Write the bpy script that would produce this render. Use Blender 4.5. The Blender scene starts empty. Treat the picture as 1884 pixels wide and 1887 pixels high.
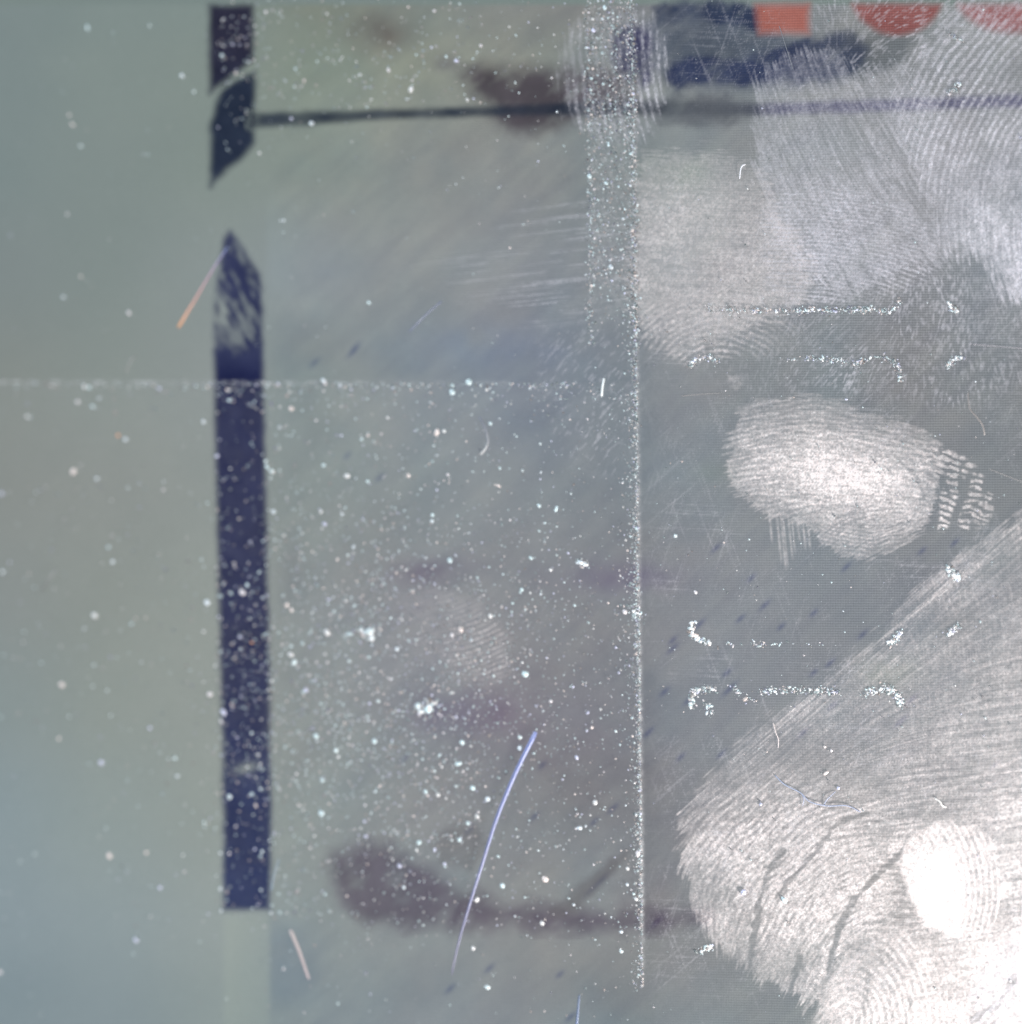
import bpy, math, random
import numpy as np
random.seed(7); rng = np.random.default_rng(7)
scene = bpy.context.scene
col = scene.collection

# ------------------------------------------------------------------ camera, world, lamps, exposure
# 1 unit = 10 cm.  The cover glass lies in the plane z = 0, the camera looks down on it, leaning 4 degrees.
TILT = math.radians(4.0); DIST = 1.2; LENS = 55.4
cam_d = bpy.data.cameras.new('camera'); cam = bpy.data.objects.new('camera', cam_d); col.objects.link(cam)
cam.location = (DIST*math.sin(TILT), 0, DIST*math.cos(TILT)); cam.rotation_euler = (0, TILT, 0)
cam_d.sensor_fit = 'HORIZONTAL'; cam_d.sensor_width = 36; cam_d.lens = LENS
cam_d.clip_start = 0.02; cam_d.clip_end = 50
cam_d.dof.use_dof = True
cam_d.dof.focus_distance = DIST - 0.245*math.sin(TILT)
cam_d.dof.aperture_fstop = 0.31
scene.camera = cam

w = bpy.data.worlds.new('World'); scene.world = w; w.use_nodes = True
bg = w.node_tree.nodes['Background']; bg.inputs[0].default_value = (0.72, 0.80, 0.95, 1); bg.inputs[1].default_value = 0.14

def area(name, loc, target, size, power, colour):
    l = bpy.data.lights.new(name, 'AREA'); l.size = size; l.energy = power; l.color = colour
    o = bpy.data.objects.new(name, l); col.objects.link(o); o.location = loc
    from mathutils import Vector
    o.rotation_euler = (Vector(target)-Vector(loc)).to_track_quat('-Z', 'Y').to_euler()
    return o
area('lamp_low_right', (0.95, -0.95, 0.55), (0.30, -0.30, 0), 0.25, 34.0, (1.0, 0.965, 0.94))
area('lamp_high_left', (-2.0, 1.6, 1.5), (0, 0, 0), 0.5, 90.0, (0.86, 0.94, 1.0))

scene.view_settings.view_transform = 'Standard'; scene.view_settings.look = 'None'
scene.view_settings.exposure = 0; scene.view_settings.gamma = 1; scene.view_settings.use_curve_mapping = False
scene.render.engine = 'CYCLES'
scene.cycles.transparent_max_bounces = 32
scene.cycles.use_denoising = True

# ------------------------------------------------------------------ plane coordinates (survey units: 1884 across the view)
K = 36.0/LENS/1884.0
ct, st = math.cos(TILT), math.sin(TILT)
def U(x, y, z=0.0):
    """survey point -> world point lying in the plane of height z"""
    x = np.asarray(x, dtype=float); y = np.asarray(y, dtype=float)
    a = (x-942.0)*K; b = (943.5-y)*K
    dx = a*ct - st; dz = -a*st - ct           # camera rotated about Y
    t = (z-cam.location.z)/dz
    return np.stack([cam.location.x+dx*t, b*t, np.zeros_like(a)+z], -1)
PX = 0.78/1884.0                                # world size of one survey unit

# ------------------------------------------------------------------ numpy noise, streaks, masks
_lat = rng.random((8, 256, 256)).astype(np.float32)
def vnoise(x, y, scale, seed=0):
    L = _lat[seed % 8]
    u = x/scale + 37.7*seed; v = y/scale + 91.3*seed
    iu = np.floor(u).astype(np.int64); iv = np.floor(v).astype(np.int64)
    fu = u-iu; fv = v-iv; fu = fu*fu*(3-2*fu); fv = fv*fv*(3-2*fv)
    i0 = iu & 255; i1 = (iu+1) & 255; j0 = iv & 255; j1 = (iv+1) & 255
    return (L[j0, i0]*(1-fu)+L[j0, i1]*fu)*(1-fv) + (L[j1, i0]*(1-fu)+L[j1, i1]*fu)*fv
def fbm(x, y, scale, seed=0, n=4):
    s = 0; a = 0.5; t = 0
    for i in range(n):
        s = s + a*vnoise(x, y, scale/2**i, seed+i); t += a; a *= 0.5
    return s/t
def sst(a, b, v):
    t = np.clip((v-a)/(b-a), 0, 1); return t*t*(3-2*t)
def streaks(X, Y, th, length=24, width=3.0, seed=0, step=2.0):
    """noise dragged along the direction field th(X, Y); 0..1"""
    acc = vnoise(X, Y, width, seed).copy(); n = 1
    for sgn in (1, -1):
        x = X.copy(); y = Y.copy()
        for k in range(int(length/step/2)):
            a = th(x, y) if callable(th) else th
            x = x + sgn*step*np.cos(a); y = y + sgn*step*np.sin(a)
            acc = acc + vnoise(x, y, width, seed); n += 1
    acc /= n
    m, s = acc.mean(), acc.std()+1e-6
    return np.clip(0.5+(acc-m)/s*0.26, 0, 1)
def sdist(X, Y, poly):
    """positive inside the polygon"""
    P = np.array(poly, float); d = np.full(X.shape, 1e9); ins = np.zeros(X.shape, bool)
    for i in range(len(P)):
        a = P[i]; b = P[(i+1) % len(P)]; e = b-a
        wx = X-a[0]; wy = Y-a[1]; t = np.clip((wx*e[0]+wy*e[1])/(e@e+1e-9), 0, 1)
        d = np.minimum(d, np.hypot(wx-e[0]*t, wy-e[1]*t))
        c = ((a[1] > Y) != (b[1] > Y)) & (X < (b[0]-a[0])*(Y-a[1])/((b[1]-a[1]) if b[1] != a[1] else 1e-9)+a[0])
        ins ^= c
    return np.where(ins, d, -d)
def ldist(X, Y, pts):
    d = np.full(X.shape, 1e9)
    for a, b in zip(pts[:-1], pts[1:]):
        a = np.array(a, float); e = np.array(b, float)-a
        wx = X-a[0]; wy = Y-a[1]; t = np.clip((wx*e[0]+wy*e[1])/(e@e), 0, 1)
        d = np.minimum(d, np.hypot(wx-e[0]*t, wy-e[1]*t))
    return d
def smooth_poly(poly, n=2):
    P = [np.array(p, float) for p in poly]
    for _ in range(n):
        Q = []
        for i in range(len(P)):
            a, b = P[i], P[(i+1) % len(P)]
            Q += [a*.75+b*.25, a*.25+b*.75]
        P = Q
    return P

# ------------------------------------------------------------------ object helpers
def tag(o, label=None, cat=None, group=None, kind=None):
    if label: o['label'] = label
    if cat: o['category'] = cat
    if group: o['group'] = group
    if kind: o['kind'] = kind
    return o
def link(name, me, mat, parent=None):
    o = bpy.data.objects.new(name, me); col.objects.link(o)
    if mat: me.materials.append(mat)
    if parent: o.parent = parent
    return o
def empty(name, loc):
    o = bpy.data.objects.new(name, None); col.objects.link(o); o.location = loc; o.empty_display_size = 0.05; return o
def raw_mesh(name, V, F, attrs=None, fcount=4):
    """V (n,3), F (m,fcount); attrs: name -> (n,) or (n,3)"""
    me = bpy.data.meshes.new(name); n = len(V); m = len(F)
    me.vertices.add(n); me.vertices.foreach_set('co', np.asarray(V, np.float32).ravel())
    me.loops.add(m*fcount); me.loops.foreach_set('vertex_index', np.asarray(F, np.int32).ravel())
    me.polygons.add(m)
    me.polygons.foreach_set('loop_start', np.arange(0, m*fcount, fcount, dtype=np.int32))
    me.polygons.foreach_set('loop_total', np.full(m, fcount, np.int32))
    me.update(calc_edges=True)
    for k, a in (attrs or {}).items():
        if a.ndim == 1:
            at = me.attributes.new(k, 'FLOAT', 'POINT'); at.data.foreach_set('value', a.astype(np.float32))
        else:
            at = me.attributes.new(k, 'FLOAT_COLOR', 'POINT')
            c = np.ones((n, 4), np.float32); c[:, :3] = a; at.data.foreach_set('color', c.ravel())
    return me
def sheet(name, box, step, z, fn, mat, parent=None, keep=0.012, relief=0.0, loc=None):
    """regular sheet of cells; fn(X,Y) -> dict of per-point attributes, 'coverage' decides which cells exist"""
    x0, y0, x1, y1 = box
    xs = np.arange(x0, x1+step, step); ys = np.arange(y0, y1+step, step)
    X, Y = np.meshgrid(xs, ys); A = fn(X, Y)
    nx, ny = len(xs), len(ys)
    V = U(X, Y, z).reshape(-1, 3)
    idx = np.arange(nx*ny).reshape(ny, nx)
    F = np.stack([idx[1:, :-1], idx[1:, 1:], idx[:-1, 1:], idx[:-1, :-1]], -1).reshape(-1, 4)
    if 'coverage' in A:
        d = A['coverage'].ravel()
        if relief: V[:, 2] += np.clip(d, 0, 1)*relief
        F = F[d[F].max(1) > keep]
    used = np.zeros(nx*ny, bool); used[F.ravel()] = True
    remap = np.cumsum(used)-1; F = remap[F]; V = V[used]
    at = {k: (a.reshape(-1, 3) if a.ndim == 3 else a.ravel())[used] for k, a in A.items()}
    off = np.zeros(3)
    if loc is not None or parent is None:
        off = V.mean(0); off[2] = z
    if parent is not None: off = np.array(parent.location)
    me = raw_mesh(name, V-off, F, at)
    o = link(name, me, mat, parent)
    if parent is None: o.location = off
    return o

# ------------------------------------------------------------------ materials
def mat(name):
    m = bpy.data.materials.new(name); m.use_nodes = True; nt = m.node_tree; nt.nodes.clear()
    out = nt.nodes.new('ShaderNodeOutputMaterial'); return m, nt, out
def node(nt, t, **kw):
    n = nt.nodes.new(t)
    for k, v in kw.items(): setattr(n, k, v)
    return n
def attr(nt, nm): return node(nt, 'ShaderNodeAttribute', attribute_name=nm)
def math_n(nt, op, a, b=None):
    n = node(nt, 'ShaderNodeMath', operation=op)
    for i, v in enumerate((a, b)):
        if v is None: continue
        if isinstance(v, (int, float)): n.inputs[i].default_value = v
        else: nt.links.new(v, n.inputs[i])
    return n.outputs[0]
def residue_mat(name, colour, seed=0.0):
    m, nt, out = mat(name)
    p = node(nt, 'ShaderNodeBsdfPrincipled'); p.inputs['Base Color'].default_value = (*colour, 1)
    p.inputs['Roughness'].default_value = 0.55
    tr = node(nt, 'ShaderNodeBsdfTransparent'); mx = node(nt, 'ShaderNodeMixShader')
    d = attr(nt, 'coverage')
    geo = node(nt, 'ShaderNodeNewGeometry')
    nz = node(nt, 'ShaderNodeTexNoise'); nz.inputs['Scale'].default_value = 1150; nz.inputs['Detail'].default_value = 2
    nt.links.new(geo.outputs['Position'], nz.inputs['Vector'])
    g = math_n(nt, 'ADD', math_n(nt, 'MULTIPLY', nz.outputs[0], 0.9), 0.55)
    fac = math_n(nt, 'MINIMUM', math_n(nt, 'MULTIPLY', d.outputs['Fac'], g), 1.0)
    ramp = node(nt, 'ShaderNodeMixRGB'); nz2 = node(nt, 'ShaderNodeTexNoise'); nz2.inputs['Scale'].default_value = 700
    nt.links.new(geo.outputs['Position'], nz2.inputs['Vector'])
    nt.links.new(math_n(nt, 'MULTIPLY', nz2.outputs[0], 1.0), ramp.inputs[0])
    ramp.inputs[1].default_value = (colour[0]*1.0, colour[1]*0.90, colour[2]*0.88, 1)
    ramp.inputs[2].default_value = (colour[0]*0.88, colour[1]*0.97, colour[2]*1.0, 1)
    nt.links.new(ramp.outputs[0], p.inputs['Base Color'])
    nt.links.new(fac, mx.inputs[0]); nt.links.new(tr.outputs[0], mx.inputs[1]); nt.links.new(p.outputs[0], mx.inputs[2])
    nt.links.new(mx.outputs[0], out.inputs[0]); return m
M_res = residue_mat('skin_oil_residue', (0.86, 0.84, 0.90))
M_res_w = residue_mat('skin_oil_residue_warm', (0.92, 0.85, 0.83))
M_haze = residue_mat('fine_dust_film', (0.74, 0.74, 0.74))

def screen_nodes(nt, colour_out):
    """picture shown by the lit screen: colour times the fine pixel rows and columns"""
    geo = node(nt, 'ShaderNodeNewGeometry'); sp = node(nt, 'ShaderNodeSeparateXYZ')
    nt.links.new(geo.outputs['Position'], sp.inputs[0])
    rows = math_n(nt, 'SINE', math_n(nt, 'MULTIPLY', sp.outputs['Y'], 2*math.pi/(4.6*PX)))
    cols = math_n(nt, 'SINE', math_n(nt, 'MULTIPLY', sp.outputs['X'], 2*math.pi/(4.6*PX)))
    nz = node(nt, 'ShaderNodeTexNoise'); nz.inputs['Scale'].default_value = 900; nz.inputs['Detail'].default_value = 1
    nt.links.new(geo.outputs['Position'], nz.inputs['Vector'])
    s = math_n(nt, 'ADD', math_n(nt, 'MULTIPLY', rows, 0.13), math_n(nt, 'MULTIPLY', cols, 0.05))
    s = math_n(nt, 'ADD', s, math_n(nt, 'MULTIPLY', nz.outputs[0], 0.30))
    s = math_n(nt, 'ADD', s, 0.85)
    em = node(nt, 'ShaderNodeEmission'); nt.links.new(s, em.inputs['Strength'])
    if isinstance(colour_out, tuple): em.inputs['Color'].default_value = (*colour_out, 1)
    else: nt.links.new(colour_out, em.inputs['Color'])
    return em
def screen_mat(name, colour=None, alpha=True):
    m, nt, out = mat(name)
    em = screen_nodes(nt, colour if colour else attr(nt, 'tint').outputs['Color'])
    if not alpha: nt.links.new(em.outputs[0], out.inputs[0]); return m
    tr = node(nt, 'ShaderNodeBsdfTransparent'); mx = node(nt, 'ShaderNodeMixShader')
    nt.links.new(attr(nt, 'coverage').outputs['Fac'], mx.inputs[0])
    nt.links.new(tr.outputs[0], mx.inputs[1]); nt.links.new(em.outputs[0], mx.inputs[2]); nt.links.new(mx.outputs[0], out.inputs[0])
    return m
def lin(r, g, b):
    c = np.array([r, g, b], float)/255; return tuple(np.where(c <= 0.04045, c/12.92, ((c+0.055)/1.055)**2.4))
def linA(a):
    c = np.asarray(a, float)/255; return np.where(c <= 0.04045, c/12.92, ((c+0.055)/1.055)**2.4)
M_pic = screen_mat('screen_picture', alpha=False)
M_ink = screen_mat('screen_drawing')

m_glass, nt, out = mat('clear_cover_glass')
tr = node(nt, 'ShaderNodeBsdfTransparent'); tr.inputs[0].default_value = (0.985, 0.99, 0.99, 1)
gl = node(nt, 'ShaderNodeBsdfGlossy'); gl.inputs['Roughness'].default_value = 0.03
fr = node(nt, 'ShaderNodeFresnel'); fr.inputs[0].default_value = 1.45; mx = node(nt, 'ShaderNodeMixShader')
nt.links.new(fr.outputs[0], mx.inputs[0]); nt.links.new(tr.outputs[0], mx.inputs[1]); nt.links.new(gl.outputs[0], mx.inputs[2])
nt.links.new(mx.outputs[0], out.inputs[0])

def dust_mat(name, rough=0.6, emit=0):
    m, nt, out = mat(name); p = node(nt, 'ShaderNodeBsdfPrincipled')
    nt.links.new(attr(nt, 'tint').outputs['Color'], p.inputs['Base Color'])
    p.inputs['Roughness'].default_value = rough
    p.inputs['Subsurface Weight'].default_value = 0.0
    nt.links.new(p.outputs[0], out.inputs[0]); return m
M_dust = dust_mat('pale_dust', 0.35); M_fibre = dust_mat('fibre', 0.3)

# ------------------------------------------------------------------ the lit screen and its picture
Z_SCREEN = -0.0036
panel = empty('display_screen', (0, 0, Z_SCREEN))
tag(panel, 'lit grey green screen showing a dark vertical bar, a thin line and red shapes', 'screen')

# colours of the shown picture on a coarse lattice, rows top to bottom (y = -250 ... 2150)
gy = np.array([-300, 0, 120, 300, 500, 700, 900, 1100, 1300, 1500, 1700, 1887, 2200.])
gx = np.array([-300, 0, 200, 400, 600, 800, 1000, 1200, 1400, 1600, 1884, 2200.])
G = np.array([
 [(122,140,138)]*12,
 [(124,142,142),(124,142,142),(128,146,143),(128,146,142),(124,136,122),(126,138,126),(122,132,124),(110,124,128),(104,120,124),(120,132,130),(116,128,126),(116,128,126)],
 [(124,142,142),(124,142,142),(130,147,143),(132,148,142),(132,146,130),(134,146,126),(128,138,122),(112,126,122),(108,122,122),(112,124,124),(114,126,126),(116,128,126)],
 [(124,142,142),(124,142,142),(130,146,143),(132,148,142),(136,150,142),(128,142,138),(126,138,134),(122,136,134),(118,132,132),(118,130,132),(118,130,134),(116,128,130)],
 [(128,142,142),(128,142,142),(132,147,144),(140,153,152),(138,151,156),(132,147,148),(124,138,144),(122,136,138),(118,130,134),(116,128,132),(116,128,134),(116,128,130)],
 [(134,144,140),(134,144,140),(138,150,146),(142,153,152),(132,148,148),(122,138,146),(116,132,144),(114,130,136),(112,126,128),(110,122,124),(108,120,122),(112,124,124)],
 [(136,144,140),(136,144,140),(140,148,144),(142,152,148),(132,146,144),(122,138,140),(118,134,138),(114,130,136),(112,128,132),(110,124,128),(108,120,122),(112,124,124)],
 [(136,146,144),(136,146,144),(140,150,144),(146,156,150),(134,144,144),(122,134,136),(118,130,134),(116,130,136),(116,128,134),(112,124,130),(110,122,126),(112,124,124)],
 [(134,150,150),(134,150,150),(142,154,148),(146,156,150),(134,144,144),(122,132,136),(116,124,130),(114,124,130),(114,126,132),(118,128,132),(114,126,128),(112,124,124)],
 [(134,154,160),(134,154,160),(142,158,156),(146,158,152),(136,148,146),(126,136,138),(118,128,128),(114,122,126),(114,124,126),(118,128,128),(120,130,130),(112,124,124)],
 [(134,154,162),(134,154,162),(140,158,162),(148,162,160),(134,148,148),(128,142,142),(126,138,134),(118,130,130),(116,128,128),(118,128,126),(120,130,130),(112,124,124)],
 [(130,150,158),(130,150,158),(136,154,160),(142,158,158),(128,146,152),(126,144,150),(122,140,144),(116,134,136),(116,132,132),(118,130,128),(120,130,128),(112,124,124)],
 [(126,146,152)]*12], float)
def lattice(X, Y):
    i = np.clip(np.searchsorted(gx, X)-1, 0, len(gx)-2); j = np.clip(np.searchsorted(gy, Y)-1, 0, len(gy)-2)
    u = np.clip((X-gx[i])/(gx[i+1]-gx[i]), 0, 1)[..., None]; v = np.clip((Y-gy[j])/(gy[j+1]-gy[j]), 0, 1)[..., None]
    u = u*u*(3-2*u)*.5+u*.5; v = v*v*(3-2*v)*.5+v*.5
    return (G[j, i]*(1-u)+G[j, i+1]*u)*(1-v)+(G[j+1, i]*(1-u)+G[j+1, i+1]*u)*v
TICKS = [(1320,1010,22),(1290,1150,26),(1410,1115,24),(1365,1140,20),(1440,1155,18),(1345,1270,34),(1270,1290,28),(1340,1240,20),(1530,1222,22),(1500,1240,18),
 (1240,1195,26),(1225,1275,22),(1700,1015,20),(1760,1000,20),(1560,1045,22),(1195,1350,24),(1255,1395,20),(1500,1130,18),(1590,1170,22),(1385,1065,20),
 (745,1398,24),(985,1505,20),(1095,1515,20),(1000,1410,18),(865,1530,26),(1130,1490,26),(1090,1640,34),(1110,1620,30),(830,1822,24),(902,1785,22),(1032,1796,18),(1052,1874,22),
 (650,650,26),(655,640,24),(580,668,22),(640,840,18),(1240,1180,20),(1480,1350,24),(1330,1390,20),(1680,1290,26),(1660,1330,30),(1535,1300,22),(1835,1410,22),(1210,1700,24),(700,880,20)]
def picture(X, Y):
    c = lattice(X, Y)
    lum = c.mean(-1, keepdims=True); rt = sst(420, 1000, X)[..., None]
    c = c*0.80+lum*0.20+np.array([3.5, 2.5, 2.5]); c = c*(1-0.30*rt)+lum*0.30*rt + rt*np.array([10, 8, 11])+sst(1120, 1300, X)[..., None]*np.array([8, 8, 8])
    n1 = fbm(X, Y, 210, 1)-0.5; n2 = fbm(X, Y, 60, 3)-0.5
    def thd(x, y): return -0.72+0*x
    dg = streaks(X, Y, thd, 110, 24, 5, 11)-0.5
    dg2 = streaks(X, Y, thd, 60, 11, 2, 6)-0.5
    right = sst(470, 560, X)
    c = c + (n1*14+n2*10)[..., None]*np.array([1.0, .85, .7])*(0.35+0.65*right)[..., None]
    c = c + ((dg*6+dg2*8*fbm(X, Y, 120, 7))*right)[..., None]*np.array([1, 1, .7])
    hue = (fbm(X, Y, 150, 4)-0.5)*right
    c = c + hue[..., None]*np.array([9, -1, -5])
    # edge of the shown sheet: a slightly different tone left of the bar column
    e = sst(395, 402, X-(Y-900)*0.018)*0+0
    # short dark dashes leaning like rain
    for (tx, ty, L) in TICKS:
        u = (X-tx)*0.72-(Y-ty)*0.69; v = (X-tx)*0.69+(Y-ty)*0.72
        k = np.exp(-(u/(L*0.5))**2-(v/4.0)**2)
        c = c - k[..., None]*np.array([34, 32, 16])
    # broad purple-brown clouds
    for (tx, ty, a, b, s, cc) in [(850,1315,95,42,.9,(20,28,16)),(800,1050,80,24,.8,(20,26,17)),(1130,1065,110,28,.6,(18,26,12)),(700,60,50,34,1,(26,34,30)),
            (825,118,24,16,.9,(30,34,22)),(540,1050,24,60,.45,(22,26,20)),(560,560,60,20,.4,(-14,-12,-8)),(900,640,160,50,.5,(14,8,-6)),(1320,870,34,22,.5,(0,-4,4)),
            (520,1760,60,70,.7,(10,6,0)),(1060,1430,80,60,.5,(14,16,14)),(1180,1440,60,60,.4,(8,12,12)),(1000,780,120,90,.5,(8,6,2)),(1200,1650,70,40,.5,(6,12,10)),
            (1640,1240,44,30,.5,(-22,-26,-4)),(1000,1340,150,70,.5,(4,12,6)),(560,640,60,70,.4,(10,8,2)),(740,1150,150,120,.4,(0,8,0)),(1250,320,60,40,.5,(16,6,16))]:
        k = np.exp(-((X-tx)/a)**2-((Y-ty)/b)**2)*s*(0.1+1.8*fbm(X, Y, 50, 2))
        c = c - k[..., None]*np.array(cc)
    # pale straight column carrying on under the bar, darker field beside it
    k = sst(404, 420, X)*(1-sst(490, 502, X))*sst(1672, 1700, Y)
    c = c + k[..., None]*np.array([6, 6, 3])
    k = sst(495, 503, X)*(1-sst(505, 640, X))*sst(1670, 1740, Y)*(1-sst(1820, 1890, Y))
    c = c - k[..., None]*np.array([9, 8, 4])
    k = sst(485, 500, X)*(1-sst(500, 700, X))*sst(330, 440, Y)*(1-sst(500, 640, Y))
    c = c + k[..., None]*np.array([4, 5, 6])
    k = sst(4, 12, Y)*1.0   # margin above the picture
    c = c*k[..., None] + (1-k)[..., None]*np.array([128, 142, 139])
    return {'tint': linA(np.clip(c, 0, 255))*0.985}
sheet('screen_surface', (-330, -330, 2220, 2220), 4.5, Z_SCREEN, picture, M_pic, panel)

def drawing(name, poly, colour, depth=4, edge=6, rough=3, z=0.0003, box=None, extra=None, alpha=1.0, label=None, step=2.5, roughscale=25, tint=None):
    P = smooth_poly(poly, 1) if rough > 2.9 else poly
    A = np.array(poly, float)
    bx = box or (A[:, 0].min()-20, A[:, 1].min()-20, A[:, 0].max()+20, A[:, 1].max()+20)
    def fn(X, Y):
        d = sdist(X, Y, P)+(fbm(X, Y, roughscale, 6)-0.5)*rough*4
        a = sst(-edge, edge, d)*alpha
        if extra: a = a*extra(X, Y)
        c = np.zeros(X.shape+(3,))+np.array(colour, float)
        c = c+((fbm(X, Y, 40, 2)-0.5)*26)[..., None]
        if 'stain' in name or 'blot' in name: a = a*np.clip(0.5+1.0*fbm(X, Y, 42, 5)+0.35*(streaks(X, Y, -0.72, 50, 9, 4, 5)-0.5), 0, 1)
        if tint: c = tint(X, Y, c)
        return {'coverage': np.clip(a, 0, 1), 'tint': linA(np.clip(c, 0, 255))}
    o = sheet(name, bx, step, Z_SCREEN+z, fn, M_ink, panel, keep=0.02)
    if label: o['label'] = label
    return o
def top_tint(X, Y, c):
    k = sst(220, 60, Y)[..., None]
    return c+k*np.array([6, 0, -2])
drawing('dark_bar', [(386,9),(467,8),(467,111),(444,128),(420,147),(386,172)], (38,44,66), edge=9, rough=1.5, label='upper stub of the dark bar with slanted torn end', tint=top_tint)
drawing('dark_bar', [(470,132),(469,200),(470,262),(452,288),(420,312),(388,344),(386,240),(396,196),(412,160),(440,145)], (38,48,68), edge=9, rough=2, label='torn middle piece of the dark bar tapering downwards')
def bar_extra(X, Y):
    torn = sst(430, 620, Y)
    n = fbm(X*0.8+Y*0.5, Y*0.7-X*0.3, 30, 1, 5)
    q = streaks(X, Y, 1.05, 34, 7, 4, 3)
    hole = np.clip(1-sst(0.28, 0.62, q*0.42+n*0.6+sst(610, 700, Y)*0.4), 0, 1)*0.85*(1-sst(640, 705, Y))
    u = np.exp(-(((X-455)*0.93-(Y-1415)*0.25)/22)**2-(((X-455)*0.25+(Y-1415)*0.93)/9)**2)
    s = np.exp(-((X-410)/10)**2-((Y-585)/26)**2)*0.8
    return np.clip(1-0.75*hole-0.75*u-s, 0, 1)
def bar_tint(X, Y, c):
    k = sst(1150, 1600, Y)[..., None]
    return c+k*np.array([0, 8, 12])+sst(715, 640, Y)[..., None]*np.array([20, 20, 14])
drawing('dark_bar', [(414,438),(424,424),(446,455),(478,505),(484,560),(486,700),(490,900),(495,1100),(497,1300),(500,1500),(497,1676),(412,1677),(412,1500),(407,1250),(401,1000),(397,800),(393,620),(396,560),(402,500)],
        (30,36,76), edge=8, rough=1.5, extra=bar_extra, tint=bar_tint, label='long navy bar with torn mottled upper end')
def line_extra(X, Y):
    a = 1-0.55*sst(1190, 1250, X)*(1-sst(1360, 1420, X)) - 0.1*sst(1420, 1460, X)
    return a*(0.85+0.3*(fbm(X, Y, 40, 3)-0.5))
def line_tint(X, Y, c):
    return c+sst(1300, 1500, X)[..., None]*np.array([16, 6, 34])
drawing('thin_line', [(462,208),(700,202),(900,196),(1050,188),(1180,186),(1400,190),(1600,184),(1884,174),(2100,168),(2100,190),(1884,196),(1600,206),(1400,212),(1180,212),(1050,212),(900,214),(700,220),(600,228),(462,236)],
        (40,50,66), edge=8, rough=1.2, extra=line_extra, tint=line_tint)
drawing('brown_stain', [(845,150),(870,118),(930,120),(1000,128),(1090,124),(1165,132),(1165,186),(1090,200),(1040,232),(970,248),(905,226),(915,195),(880,172)], (68,58,70), edge=24, rough=5, alpha=0.85, z=0.0002, label='brown stain crossing the thin line')
drawing('navy_blot', [(1128,60),(1155,40),(1195,50),(1212,100),(1195,165),(1145,150),(1128,100)], (30,34,78), edge=12, rough=4, alpha=1.0, z=0.0002, label='small navy blot under the dusty column')
def top_tex(X, Y): return 0.7+0.6*sst(0.35, 0.62, fbm(X, Y, 60, 4))
drawing('navy_blot', [(1185,0),(1400,0),(1420,70),(1600,66),(1600,150),(1400,165),(1190,165)], (72,82,100), edge=18, rough=4, alpha=0.8, z=0.0001, label='broad dim blue grey ground behind the navy shapes')
drawing('navy_blot', [(1205,4),(1400,4),(1400,60),(1360,48),(1300,36),(1240,44),(1205,50)], (42,56,84), edge=10, rough=4, alpha=0.9, extra=top_tex, label='dark band of the navy picture beside the red square')
drawing('navy_blot', [(1228,120),(1290,104),(1340,112),(1400,98),(1480,75),(1560,60),(1600,80),(1590,130),(1500,150),(1420,152),(1300,158),(1228,158)], (38,50,84), edge=10, rough=5, alpha=0.95, extra=lambda X, Y: 1-0.45*sst(1400, 1600, X), label='long navy shape below the red square')
drawing('navy_blot', [(1215,55),(1300,62),(1400,66),(1430,90),(1330,112),(1215,125)], (74,84,98), edge=14, rough=6, alpha=0.6, z=0.0002, label='grey mottled patch between two navy bands')
drawing('grey_blot', [(1520,62),(1690,60),(1670,110),(1600,150),(1540,130)], (80,88,94), edge=12, rough=6, alpha=0.55, z=0.0002)
drawing('navy_blot', [(1180,176),(1390,176),(1390,222),(1300,232),(1200,226)], (72,76,88), edge=14, rough=6, alpha=0.6, z=0.0002, label='smoky grey smear under the fading thin line')
drawing('red_square', [(1392,8),(1491,8),(1491,61),(1400,61)], (166,100,90), edge=12, rough=1.0, z=0.0005)
a = [(1654+86*math.cos(t), -14+78*math.sin(t)) for t in np.linspace(0.28, math.pi-0.28, 18)]
drawing('red_disc', a, (142,86,84), edge=10, rough=1.0, z=0.0005, label='red half disc cut off by the top edge, left of two')
a = [(1868+108*math.cos(t), -18+78*math.sin(t)) for t in np.linspace(0.34, math.pi-0.34, 18)]
drawing('red_disc', a, (150,92,92), edge=12, rough=1.0, z=0.0005, label='red half disc cut off by the top edge, right of two')
drawing('brown_stain', [(608,1600),(625,1562),(700,1552),(765,1590),(830,1622),(900,1655),(985,1668),(1060,1682),(1180,1684),(1310,1684),(1310,1712),(1180,1712),(1000,1710),(860,1712),(700,1708),(650,1680),(618,1640)],
        (74,58,82), edge=27, rough=10, alpha=0.74, roughscale=45, z=0.0002, label='wide purple brown stain near the bottom')
drawing('brown_stain', [(1000,1690),(1060,1640),(1120,1590),(1165,1560),(1150,1590),(1090,1650),(1040,1695)], (92,88,92), edge=10, rough=5, alpha=0.6, z=0.0004, label='slanted arm of the lower stain')
drawing('brown_stain', [(820,1520),(880,1520),(900,1570),(850,1610),(800,1580)], (96,92,96), edge=14, rough=6, alpha=0.4, z=0.0004, label='faint stain above the wide lower one')

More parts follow.
